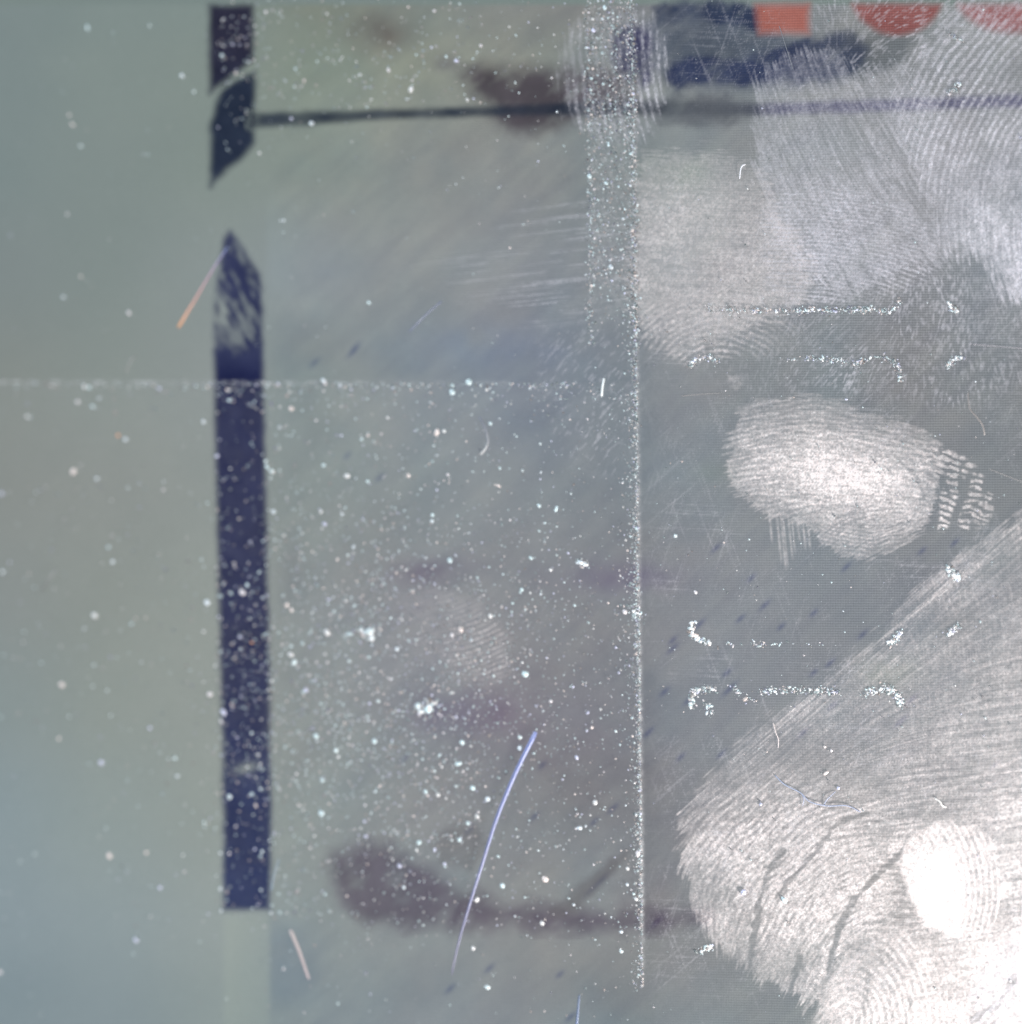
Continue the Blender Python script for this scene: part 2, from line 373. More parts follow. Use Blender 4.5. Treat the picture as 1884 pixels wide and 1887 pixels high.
# a body for the screen and the clear glass over it
def box_mesh(name, x0, y0, x1, y1, z0, z1, mt, parent=None):
    a = U([x0, x1], [y1, y0], 0); V = []
    for z in (z0, z1):
        for (i, j) in ((0, 0), (1, 0), (1, 1), (0, 1)): V.append((a[i][0], a[j][1], z))
    F = [(0,3,2,1),(4,5,6,7),(0,1,5,4),(1,2,6,5),(2,3,7,6),(3,0,4,7)]
    V = np.array(V); off = np.array(parent.location) if parent else np.array([0, 0, 0.])
    me = raw_mesh(name, V-off, np.array(F)); me.polygons.foreach_set('use_smooth', [False]*6)
    return link(name, me, mt, parent)
m_body, nt, out = mat('black_screen_body'); p = node(nt, 'ShaderNodeBsdfPrincipled'); p.inputs['Base Color'].default_value = (.02, .02, .022, 1)
nt.links.new(p.outputs[0], out.inputs[0])
box_mesh('screen_body', -332, -332, 2222, 2222, -0.06, Z_SCREEN-0.0003, m_body, panel)
g = box_mesh('cover_glass', -340, -340, 2230, 2230, -0.0029, -0.0002, m_glass)
tag(g, 'clear flat cover glass lying over the whole lit screen, dusty and smeared', 'glass')

# ------------------------------------------------------------------ residue on the glass
_z = [0.0]
def nz_():
    _z[0] += 0.00004; return _z[0]
def film(name, label, cat, group, poly, fn, box=None, step=1.7, edge=10, rough=14, rs=22, mt=None, relief=0.00003, keep=0.006, smooth=2, wob=0, scale=0.42, th=None, fray=26, cloud=0.8):
    P = smooth_poly(poly, smooth) if poly is not None else None
    if box is None:
        A = np.array(P); box = (A[:, 0].min()-edge-rough, A[:, 1].min()-edge-rough, A[:, 0].max()+edge+rough, A[:, 1].max()+edge+rough)
    def f(X, Y):
        if P is not None:
            d = sdist(X, Y, P)+(fbm(X, Y, 130, 2)-0.5)*wob; n = fbm(X, Y, rs, 5, 3)-0.5
            if th is not None: n = n+(streaks(X, Y, th, 40, 3.2, 3)-0.5)*fray/rough/2*1.0
            m = sst(-edge, edge, d+n*rough*2)
        else: d = None; m = 1.0
        g = 0.45+0.70*vnoise(X, Y, 3.6, 7)+0.40*vnoise(X, Y, 9, 2)
        if P is not None: g = g*(1+cloud*(fbm(X, Y, 75, 4)-0.5)*2)*(1+0.9*(vnoise(X, Y, 2.2, 3)-0.5))
        v = fn(X, Y, d)*m*scale*(g if mt is not M_haze else 1)
        return {'coverage': np.clip(v, 0, 1)}
    o = sheet(name, box, step, nz_(), f, mt or M_res, None, keep=keep, relief=relief)
    return tag(o, label, cat, group)
def arcs(cx, cy, period, warp=8, ws=60, ax=1.0, seed=2):
    """ridge lines round a centre: returns ridge(X,Y) in 0..1 and the tangent field"""
    def ridge(X, Y, sharp=1.0):
        x = X-cx; y = (Y-cy)*ax
        r = np.hypot(x, y)+(fbm(X, Y, ws, seed)-0.5)*2*warp
        r = r+(fbm(X, Y, 150, seed+3)-0.5)*warp*3
        s = 0.5+0.5*np.cos(2*math.pi*r/period)
        s = s*(0.55+0.45*sst(0.2, 0.55, vnoise(X, Y, 5.5, seed+1)))+0.35*(vnoise(X, Y, 4.0, seed+2)-0.5)
        return sst(0.5-0.5/sharp*0.9, 0.5+0.5/sharp*0.9, s)
    def th(X, Y): return np.arctan2((X-cx), -(Y-cy)*ax*ax)
    return ridge, th
def beads(X, Y, th, ln, seed): return streaks(X, Y, th, ln*0.7, 2.8, seed)
FP = 'fingerprints pressed on the glass'; SM = 'finger smears wiped across the glass'

# dust film with straight edges at lower left
def haze_fn(X, Y, d):
    xe = 1168+(Y-0)*0.0095
    ins = sst(xe+2, xe-2, X)*sst(702, 706, Y)
    base = sst(1850, 1690, Y)*ins*(0.045+0.05*np.exp(-((X-800)/350)**2-((Y-1250)/420)**2))*(0.5+fbm(X, Y, 14, 2))
    h = np.exp(-((Y-704)/2.6)**2)*(0.45-0.38*sst(300, 1100, X))*(0.25+1.2*sst(0.42, .7, vnoise(X, Y*0.3, 9, 3)))*sst(1010, 940, X)
    e1 = np.exp(-((X-xe)/3.6)**2)*(0.30+0.55*sst(0.40, 0.75, vnoise(X*0.5, Y, 6, 4)))*sst(40, 260, Y)*sst(1830, 1700, Y)
    e1 = e1+np.exp(-((X-xe+5)/8)**2)*0.30*sst(0.45, .8, vnoise(X, Y, 5, 6))*sst(1800, 1600, Y)
    xl = 1082+(Y)*0.008
    colm = sst(xl-3, xl+3, X)*sst(xe+3, xe-3, X)*sst(640, 480, Y)
    e2 = colm*(0.10+0.25*sst(0.55, 0.85, vnoise(X, Y, 5, 1)))*(0.5+fbm(X, Y, 40, 6))
    return np.clip(base+h+e1+e2, 0, 1)
film('dust_film', 'thin pale dust film with straight edges, filling the lower left of the glass', 'dust film', None, None, haze_fn, box=(-60, -20, 1200, 1860), step=2.3, mt=M_haze, relief=0, keep=0.004, scale=0.6)['kind'] = 'stuff'

# A: faint print across the top of the dusty column
rA, tA = arcs(1750, 60, 14.5, 5, 90)
film('fingerprint', 'small faint fingerprint with upright ridges across the top of the dusty column', 'fingerprint', FP,
     [(1030,130),(1045,60),(1085,30),(1150,18),(1200,35),(1226,90),(1224,160),(1212,225),(1180,262),(1120,250),(1065,240),(1040,190)],
     lambda X, Y, d: 1.35*(0.16+0.62*rA(X, Y, 1.3)*(0.55+0.45*sst(110, 200, Y)))*(0.45+0.9*beads(X, Y, tA, 26, 2))*(0.65+0.7*sst(1150, 1215, X)*(1-sst(170, 240, Y))), edge=9, rough=10, th=tA)
# J: fine wiped lines left of it
def thJ(X, Y): return -0.10-0.25*sst(520, 340, Y)*sst(900, 1100, X)*0+0*X
film('finger_smear', 'faint level wipe marks left of the dusty column', 'smear', SM,
     [(700,480),(900,430),(980,380),(1080,365),(1180,375),(1185,560),(1100,590),(950,585),(850,560),(860,520),(720,510)],
     lambda X, Y, d: 0.34*sst(0.60, 0.93, streaks(X, Y, -0.11, 150, 3.2, 3, 5))*(0.25+sst(700, 1050, X))*(0.5+fbm(X, Y, 60, 1)), edge=25, rough=20)
film('finger_smear', 'patch of tiny speckled grease marks beside the dusty column', 'smear', SM,
     [(1000,610),(1080,580),(1165,600),(1172,700),(1160,860),(1100,870),(1040,820),(1010,740)],
     lambda X, Y, d: 0.5*sst(0.62, 0.95, streaks(X, Y, -0.9, 12, 3.0, 4))*(0.3+fbm(X, Y, 40, 2)), edge=30, rough=25)
# B1: left lobe of the upper right smear
def thB(X, Y): return 1.02+0.28*sst(500, 100, Y)*sst(1650, 1400, X)+0*X
film('finger_smear', 'broad pale smear of slanting streaks in the upper right, over the thin line', 'smear', SM,
     [(1390,190),(1398,140),(1450,102),(1505,84),(1560,108),(1592,140),(1640,110),(1720,150),(1790,240),(1800,430),(1745,500),(1690,470),(1620,530),(1540,545),(1440,470),(1405,350),(1392,280)],
     lambda X, Y, d: (0.42+0.20*sst(150, 420, Y))*(0.35+0.9*streaks(X, Y, thB, 60, 3.2, 1))*(0.72+0.5*fbm(X, Y, 70, 3))*(1-0.75*sst(1660, 1800, X)*sst(150, 260, Y))*1.15+0.12*sst(16, 0, np.abs(d-4))*sst(1650, 1500, X), edge=7, rough=12, th=thB, fray=34, cloud=0.4)
# B2: right lobe with fanned ridges
rB, tB = arcs(2230, 420, 13.5, 7, 110)
film('fingerprint', 'large print with fanned upright ridges at the upper right edge', 'fingerprint', FP,
     [(1650,190),(1668,120),(1715,60),(1765,10),(1800,-60),(2000,-60),(2000,560),(1884,565),(1850,548),(1830,510),(1800,480),(1770,480),(1735,440),(1700,330),(1660,260)],
     lambda X, Y, d: np.clip((0.22+0.66*rB(X, Y, 1.5)*(1-0.6*sst(280, 460, Y))+0.75*sst(180, 360, Y)*sst(1640, 1850, X))*(0.6+0.6*beads(X, Y, tB, 60, 5)), 0, 1.1)*(1-0.45*sst(90, -10, Y)), edge=14, rough=16, th=tB, fray=40)
# fluffy lint between red discs
film('finger_smear', 'mottled fluffy grease over the red shapes at the top edge', 'smear', SM,
     [(1490,-30),(1900,-30),(1884,60),(1780,70),(1700,110),(1640,150),(1560,140),(1500,80)],
     lambda X, Y, d: 0.55*sst(0.55, 0.9, streaks(X, Y, lambda x, y: 3.3*fbm(x, y, 160, 4)+0.5, 12, 3.4, 6))*(0.45+0.9*fbm(X, Y, 60, 2)), edge=14, rough=20)
# C: smooth print right of the column
film('fingerprint', 'smooth warm grey print touching the right side of the dusty column', 'fingerprint', FP,
     [(1170,300),(1230,272),(1330,282),(1410,320),(1440,400),(1500,480),(1490,560),(1410,590),(1350,620),(1290,640),(1230,655),(1185,610),(1140,545),(1160,490),(1172,400)],
     lambda X, Y, d: (0.46+0.36*sst(290, 400, Y))*(0.62+0.42*streaks(X, Y, lambda x, y: 0.08+0.5*sst(330, 280, y)+0*x, 70, 3.4, 7))*(1-0.35*sst(560, 620, Y))*(0.75+0.5*fbm(X, Y, 90, 5)), edge=10, rough=12, mt=M_res_w, th=0.05, fray=30, cloud=0.3)
rC, tC = arcs(1400, 900, 11.5, 5, 50, 1.5)
film('fingerprint', 'print of level wavy ridges under the upper right smear', 'fingerprint', FP,
     [(1410,350),(1500,330),(1600,350),(1690,400),(1745,470),(1700,520),(1640,545),(1560,560),(1450,565),(1400,500)],
     lambda X, Y, d: (0.12+0.64*rC(X, Y, 1.4))*(0.4+0.95*beads(X, Y, tC, 30, 3)), edge=20, rough=14)
rC2, tC2 = arcs(1330, 745, 11.0, 4, 40)
film('fingerprint', 'faint looped print below the smooth warm one', 'fingerprint', FP,
     [(1175,560),(1260,545),(1370,560),(1470,590),(1480,620),(1420,650),(1330,660),(1280,672),(1215,655),(1180,620)],
     lambda X, Y, d: (0.06+0.80*rC2(X, Y, 1.5))*(0.3+0.9*beads(X, Y, tC2, 14, 1))*(1-0.6*sst(1270, 1450, X)), edge=14, rough=14, mt=M_res_w)
# hazy lint band
film('finger_smear', 'wide dull haze of scuffed lint between the print above and bright oval print', 'smear', SM,
     [(1270,560),(1884,480),(2000,480),(2000,700),(1850,720),(1790,760),(1700,745),(1560,730),(1400,720),(1260,680)],
     lambda X, Y, d: 0.42*sst(0.40, 0.95, streaks(X, Y, lambda x, y: 3*fbm(x, y, 240, 1), 10, 3.0, 2))*(0.35+1.0*sst(.35, .7, fbm(X, Y, 70, 4)))*(1-0.3*sst(1700, 1850, X)), edge=22, rough=20)
film('finger_smear', 'crumbly pale smudge below the left end of the lint line', 'smear', SM,
     [(1335,680),(1365,672),(1378,700),(1362,722),(1342,712)], lambda X, Y, d: 0.5*sst(0.3, 0.8, fbm(X, Y, 12, 3)), edge=5, rough=9, mt=M_res_w)
# D: bright oval print
def thD(X, Y):
    k = sst(900, 990, Y); base = 0.10-0.30*sst(1480, 1350, X)+0.25*sst(1600, 1750, X)
    return base*(1-k)+k*(-0.55+0.25*(X-1585)/120)
def ridD(X, Y):
    a = 0.5+0.5*np.cos(2*math.pi*((Y-0.18*(X-1500)*np.where(X < 1500, -1.0, 1.0))+(fbm(X, Y, 50, 2)-0.5)*22)/10.5)
    r = np.hypot(X-1600, (Y-905)*1.5)+(fbm(X, Y, 40, 4)-.5)*26
    b = 0.5+0.5*np.cos(2*math.pi*r/11)
    k = sst(930, 985, Y); return a*(1-k)+b*k
def fD(X, Y, d):
    core = np.exp(-(((X-1550)*0.96+(Y-870)*-.25)/135)**2-(((Y-875)-(X-1550)*.1)/70)**2)
    s = streaks(X, Y, thD, 34, 3.2, 4)
    rim = sst(0, 40, d)
    v = (0.30+0.26*rim+0.34*core)*(0.40+0.70*s)*(1-0.62*(1-core)*(1-ridD(X, Y)))+0.34*core
    v = v*(1-0.30*sst(760, 735, Y)*0-0.45*sst(1480, 1640, X)*sst(800, 745, Y))
    gap = np.exp(-((ldist(X, Y, [(1650,840),(1690,880),(1705,920)])-0)/4)**2)
    v = v*1.22*(1-0.30*sst(0.5, 0.7, fbm(X, Y, 26, 3))*(1-core))
    return v*(1-0.5*gap)+0.10*np.exp(-((d-5)/5)**2)
film('fingerprint', 'bright oval whorled print standing alone in the clear right middle', 'fingerprint', FP,
     [(1336,860),(1342,795),(1375,745),(1450,724),(1540,738),(1620,766),(1700,790),(1742,822),(1730,870),(1724,900),(1724,935),(1700,985),(1650,1022),(1590,1034),(1530,1018),(1490,970),(1420,950),(1360,915)],
     fD, edge=5, rough=10, step=1.5, mt=M_res_w, th=thD, fray=20, cloud=0.3, scale=0.66)
# drips below it
def fdrip(X, Y, d):
    v = 0
    for (x, y0, y1, wd) in [(1418,945,1000,2.2),(1432,950,1035,2.4),(1439,950,1050,2.2),(1444,960,1046,1.8),(1453,950,1030,2.0),(1460,960,1020,1.5),(1470,955,1000,2.2),(1480,960,1012,2),(1490,975,1015,2)]:
        v = v+np.exp(-((X-x-(Y-y0)*0.10)/wd)**2)*sst(y0-6, y0+4, Y)*sst(y1+6, y1-14, Y)
    return np.clip(v, 0, 1)*0.55*(0.5+0.8*vnoise(X, Y, 6, 3))
film('finger_smear', 'comb of short upright streaks hanging from the bright oval print', 'smear', SM, None, fdrip, box=(1405, 935, 1510, 1062), mt=M_res_w)
# E: beaded ridges to its right, cut by three slanting gaps
def fE(X, Y, d):
    v = Y-0.30*(X-1700)+(fbm(X, Y, 24, 2)-0.5)*20
    r = sst(0.28, 0.62, 0.5+0.5*np.cos(2*math.pi*v/13.0))
    cellx = vnoise(X*1.0, v*0.8, 11, 3); r = r*sst(0.16, 0.36, cellx)
    u = X+0.30*(Y-900)+(fbm(X, Y, 30, 1)-.5)*10
    gaps = 0
    for c, wd in ((1733, 7), (1778, 7)): gaps = np.maximum(gaps, sst(wd+3, wd-3, np.abs(u-c+0.25*(Y-900)*0)))
    return r*(1-gaps*sst(855, 880, Y))*1.25*sst(0.1, .5, vnoise(X, Y, 7, 5))
film('fingerprint', 'beaded ridge marks split by dark slanting gaps, right of the bright oval print', 'fingerprint', FP,
     [(1668,800),(1720,815),(1760,832),(1800,858),(1822,895),(1830,925),(1832,955),(1806,975),(1780,985),(1760,960),(1742,985),(1725,990),(1732,930),(1722,900),(1700,880),(1680,850)],
     fE, edge=4, rough=7, step=1.5, mt=M_res_w)
# F faint print lower centre
rF, tF = arcs(760, 1010, 12, 6, 60, 1.4)
film('fingerprint', 'very faint small print among the dust specks, above the blue fibre', 'fingerprint', FP,
     [(720,1110),(790,1082),(870,1100),(925,1150),(942,1200),(930,1250),(880,1262),(820,1240),(750,1200)],
     lambda X, Y, d: (0.08+0.36*rF(X, Y, 1.3)*sst(720, 900, X))*(0.4+beads(X, Y, tF, 40, 2)), edge=16, rough=14, mt=M_res_w)

# G: the great swipe at lower right
GP = [(2010,850),(1884,936),(1840,966),(1780,1012),(1700,1092),(1600,1188),(1520,1256),(1420,1328),(1345,1388),(1292,1450),(1256,1520),(1240,1600),(1262,1670),(1312,1722),(1380,1785),(1430,1830),(1480,1862),(1540,1900),(1640,1960),(2010,1960)]
def edge_depth(X, Y):
    # distance inside from the long upper left rim
    return (-( (1290-X)*0.655 + (1450-Y)*0.755 ))
def thG(X, Y):
    k = sst(30, 260, edge_depth(X, Y))
    arc = -np.arctan2(1900-X+60, np.maximum(2230-Y, 60))
    ang_in = -(0.14+0.85*sst(1640, 1300, X))
    a = -0.72*(1-k)+k*ang_in
    low = sst(1500, 1700, Y)*sst(1700, 1400, X)
    return a*(1-low)+low*(-1.15-0.5*sst(1400, 1300, X))
CR = [([(1529,1535),(1500,1575),(1453,1625),(1432,1660)], 6), ([(1663,1571),(1615,1615),(1573,1658),(1546,1712),(1534,1770),(1521,1835)], 6), ([(1443,1568),(1420,1600),(1403,1651),(1392,1710),(1376,1795)], 6),
      ([(1646,1751),(1596,1808),(1589,1890)], 4), ([(1530,1530),(1560,1510),(1600,1498)], 5), ([(1475,1765),(1462,1800),(1455,1835)], 5), ([(1680,1840),(1668,1890)], 4), ([(1870,1800),(1840,1850),(1790,1880)], 7)]
BL = [([(1600,1600),(1656,1556),(1700,1505),(1740,1462),(1800,1432),(1884,1394),(1960,1365)], 3.0), ([(1765,1530),(1830,1512),(1960,1480)], 3.0), ([(1539,1762),(1556,1718),(1596,1681)], 4),
      ([(1500,1865),(1512,1800),(1528,1750)], 3), ([(1448,1838),(1460,1795)], 3), ([(1560,1500),(1640,1470),(1750,1440),(1884,1420)], 1.8), ([(1250,1500),(1300,1430),(1345,1380),(1420,1322)], 2.0), ([(1500,1262),(1620,1180),(1884,975),(1960,915)], 1.4),
      ([(1540,1245),(1700,1120),(1884,990)], 1.2), ([(1375,1785),(1380,1740)], 3)]
def fG(X, Y, d):
    ed = edge_depth(X, Y)
    s = streaks(X, Y, thG, 90, 2.5, 3, 4); s2 = streaks(X, Y, thG, 50, 6.0, 6, 4)
    hatch = streaks(X, Y, 1.25, 60, 2.6, 5, 3); h2 = streaks(X, Y, thG, 200, 2.4, 1, 6); h3 = streaks(X, Y, 1.45, 40, 2.4, 0, 3)
    base = 0.155+0.04*sst(0, 200, ed)+0.08*sst(1300, 1750, Y)+0.06*sst(1450, 1800, X)+0.62*sst(1600, 1780, X)*sst(1690, 1800, Y)+0.26*sst(1620, 1860, X)*sst(1180, 1480, Y)+0.10*sst(1400,1600,Y)
    v = base*1.25*(0.55+0.80*s)*(0.75+0.5*s2)
    v = v+0.22*sst(0.66, 0.95, hatch)*sst(180, 0, ed)*sst(1550, 1750, X)
    v = v+0.34*sst(0.62, 0.98, h2)*(0.3+fbm(X, Y, 90, 5))+0.12*sst(.6, .95, h3)*sst(1500, 1700, X)*sst(1500, 1300, Y)
    v = v*(1-0.35*sst(0.45, 0.7, fbm(X*0.7+Y*0.3, Y*1.6, 90, 2)))
    v = v+0.30*np.exp(-((ed-14)/26)**2)*sst(0.45, 0.9, s)
    # heavy beaded lobe at lower left
    lobe = np.exp(-((X-1430)/130)**2-((Y-1570)/95)**2)+0.9*np.exp(-((X-1560)/110)**2-((Y-1640)/90)**2)
    lobe = np.clip(lobe*(0.55+0.9*fbm(X, Y, 60, 6)), 0, 1)
    r = ridG(X, Y, 1.1); b = streaks(X, Y, thG, 16, 4.0, 2)
    v = v*(1-0.3*lobe)+lobe*1.75*(0.35+0.65*r)*(0.30+1.0*b)
    low = sst(1660, 1760, Y)*sst(1720, 1560, X)
    v = v*(1-0.25*low)+low*0.22*b
    # cracks and bright threads
    for pts, wd in CR: v = v*(1-0.72*sst(wd+3, wd-3, ldist(X, Y, pts)+(fbm(X, Y, 14, 1)-.5)*12))
    for pts, wd in BL: v = v+0.30*np.exp(-(ldist(X, Y, pts)/wd)**2)*(0.5+0.8*s)
    return np.clip(v, 0, 1)
ridG, tGr = arcs(1640, 1860, 11.5, 9, 70, 0.9)
film('finger_smear', 'great curved swipe filling the lower right, brightest at its lower end', 'smear', SM, GP, fG, edge=9, rough=12, step=1.7, smooth=1, mt=M_res_w, scale=0.5, th=thG, fray=26, cloud=0.35, wob=60)
# H: blown out bright print
rH, tH = arcs(1640, 1640, 10.5, 3, 60, 0.85)
film('fingerprint', 'dazzling white round print on the great swipe', 'fingerprint', FP,
     [(1664,1600),(1668,1555),(1705,1522),(1760,1512),(1815,1528),(1846,1580),(1856,1640),(1842,1695),(1800,1735),(1750,1728),(1700,1700),(1672,1650)],
     lambda X, Y, d: 2.2*np.clip(0.72+0.5*np.exp(-((X-1735)/60)**2-((Y-1630)/75)**2)-0.55*(1-rH(X, Y, 1.2))*sst(1740, 1800, X+0.4*(1640-Y)*0)-0.3*(1-rH(X, Y, 1.2))*(1-sst(1740, 1800, X))*sst(1590, 1540, Y)-0.25*streaks(X, Y, tH, 14, 3.2, 1), 0, 1), edge=6, rough=8, step=1.5, mt=M_res_w, cloud=0.1)
# I: prints along the bottom edge
rI, tI = arcs(1560, 1880, 12.5, 5, 80, 0.8)
film('fingerprint', 'bright looped print with clear ridges at the bottom edge', 'fingerprint', FP,
     [(1500,1960),(1505,1860),(1530,1790),(1590,1730),(1650,1705),(1720,1740),(1765,1790),(1790,1860),(1790,1960)],
     lambda X, Y, d: (0.22+0.68*rI(X, Y, 1.3)*sst(1500, 1640, X))*(0.50+0.75*beads(X, Y, tI, 18, 4))+0.12, edge=16, rough=12, step=1.6, scale=0.62, mt=M_res_w)
rI2, tI2 = arcs(2050, 2100, 12.5, 6, 80)
film('fingerprint', 'broken bright print in the lower right corner', 'fingerprint', FP,
     [(1780,1960),(1790,1880),(1800,1800),(1850,1745),(1900,1715),(2000,1700),(2000,1960)],
     lambda X, Y, d: (0.25+0.6*rI2(X, Y, 1.2)*sst(1750, 1850, Y))*(0.4+0.9*beads(X, Y, tI2, 30, 6))*(1-0.6*sst(0.55, 0.75, fbm(X, Y, 50, 5))*sst(1800, 1860, Y)), edge=14, rough=12, step=1.7, scale=0.62)

def fscr(X, Y, d):
    v = 0
    for a, sd, lo in ((1.2, 1, .86), (-0.7, 4, .88), (0.06, 6, .90), (-1.25, 3, .90)): v = v+sst(lo, 1.0, streaks(X, Y, a, 160, 2.3, sd, 4))
    return (v*0.20*sst(0.35, 0.75, fbm(X, Y, 80, 2))*1.3+0.035)*sst(1150, 1240, X)
film('hairline_scratches', 'countless fine hairline scratches criss-crossing the right side of the glass', 'scratches', None, None, fscr, box=(1150, -20, 1900, 1900), step=2.0, relief=0, keep=0.01)['kind'] = 'stuff'
# ------------------------------------------------------------------ dust grains
def ico():
    t = (1+5**.5)/2
    V = np.array([(-1,t,0),(1,t,0),(-1,-t,0),(1,-t,0),(0,-1,t),(0,1,t),(0,-1,-t),(0,1,-t),(t,0,-1),(t,0,1),(-t,0,-1),(-t,0,1)], float)
    V /= np.linalg.norm(V[0])
    F = np.array([(0,11,5),(0,5,1),(0,1,7),(0,7,10),(0,10,11),(1,5,9),(5,11,4),(11,10,2),(10,7,6),(7,1,8),(3,9,4),(3,4,2),(3,2,6),(3,6,8),(3,8,9),(4,9,5),(2,4,11),(6,2,10),(8,6,7),(9,8,1)])
    return V, F
IV, IF = ico()
def grains(pts):
    """pts: list of (x, y, r, elong, angle, (r,g,b)); returns V, F, tint"""
    n = len(pts); P = np.array([p[:5] for p in pts], float); C = np.array([p[5] for p in pts], float)
    jit = 1+rng.normal(0, 0.16, (n, 12, 1))
    V = IV[None]*jit
    V = V*np.stack([P[:, 2]*P[:, 3], P[:, 2], P[:, 2]*0.6], -1)[:, None, :]*PX
    ca, sa = np.cos(P[:, 4])[:, None], np.sin(P[:, 4])[:, None]
    x = V[..., 0]*ca-V[..., 1]*sa; y = V[..., 0]*sa+V[..., 1]*ca
    c = U(P[:, 0], P[:, 1], 0.0)
    z = V[..., 2]+(P[:, 2]*0.45*PX)[:, None]+0.0011
    V = np.stack([x+c[:, None, 0], y+c[:, None, 1], z], -1).reshape(-1, 3)
    F = (IF[None]+np.arange(n)[:, None, None]*12).reshape(-1, 3)
    return V, F, np.repeat(C, 12, 0)
PALE = [(0.80,0.96,1.0), (0.86,0.98,1.0), (0.86,0.94,1.0), (0.95,0.95,0.95), (1.0,0.88,0.84), (0.80,0.97,1.0), (0.78,0.80,1.0), (0.95,0.90,0.93)]
def pale(k=1.0, dim=(0.35, 1.0)):
    c = np.array(random.choice(PALE)); u = random.random()**1.7; return tuple(c*(dim[0]*0.55+(dim[1]-dim[0]*0.55)*u)*k)
def xe(y): return 1168+y*0.0095
pts = []
def add(x, y, r, el=1.0, an=None, c=None, dim=(0.35, 0.95)):
    pts.append((x, y, r, el, random.uniform(0, 3.14) if an is None else an, c or pale(1, dim)))
def big(x):
    return 0.76+0.46*max(0, (1150-x)/1150)
def big_(x):          # grains out of focus read larger; keep theirs a little bigger too
    return 1.0+0.5*max(0, (900-x)/900)
# column, its edges
for _ in range(1500):
    y = random.uniform(-40, 620)*random.uniform(.8, 1.0); x = random.uniform(1082+y*.008, xe(y)); add(x, y, abs(random.gauss(0, .9))+.7)
for _ in range(900):
    y = random.uniform(-40, 640); add((1083+y*.008 if random.random() < .4 else xe(y)-2)+random.gauss(0, 4), y, abs(random.gauss(0, .9))+.7)
for _ in range(2000):
    y = 560+1260*random.random()**1.1; add(xe(y)-abs(random.gauss(0, 1))*random.choice((3, 7, 16)), y, abs(random.gauss(0, .8))+.7)
# lower left field
n = 0
while n < 6800:
    x = random.uniform(-40, 1178); y = random.uniform(704, 1880)
    p = 0.10+0.9*math.exp(-((x-720)/330)**2-((y-1270)/300)**2)+0.35*math.exp(-((y-712)/40)**2)
    if x < 395: p *= 0.25
    if y > 1700: p *= 0.28
    p *= 0.25+1.4*float(fbm(np.array([x]), np.array([y]), 70, 3)[0])**1.0
    if random.random() > p*0.9: continue
    add(x, y, (abs(random.gauss(0, .9))+.9)*big(x)*.95, random.choice((1, 1, 1, 1.5)), dim=(0.4, 1.0)); n += 1
# row along the level film edge
for _ in range(260): add(random.random()**0.8*1060, 706+abs(random.gauss(0, 5)), (abs(random.gauss(0, .9))+.8))
# upper field between bar and column
n = 0
while n < 620:
    x = random.uniform(400, 1085); y = random.uniform(-30, 420)
    p = math.exp(-((y-90)/110)**2)*(0.5+.5*math.exp(-((x-600)/180)**2))+0.04
    p *= float(fbm(np.array([x]), np.array([y]), 40, 5)[0])*2.2-.4
    if random.random() > p: continue
    add(x, y, (abs(random.gauss(0, .9))+.9)*big(x)*.9, random.choice((1, 1, 1.6)), dim=(.45, 1)); n += 1
# everywhere, thin
for _ in range(750): add(random.uniform(-60, 1940), random.uniform(-60, 1940), abs(random.gauss(0, .7))+.6)
for _ in range(450): add(random.uniform(1190, 1940), random.uniform(560, 1400), abs(random.gauss(0, .6))+.5)

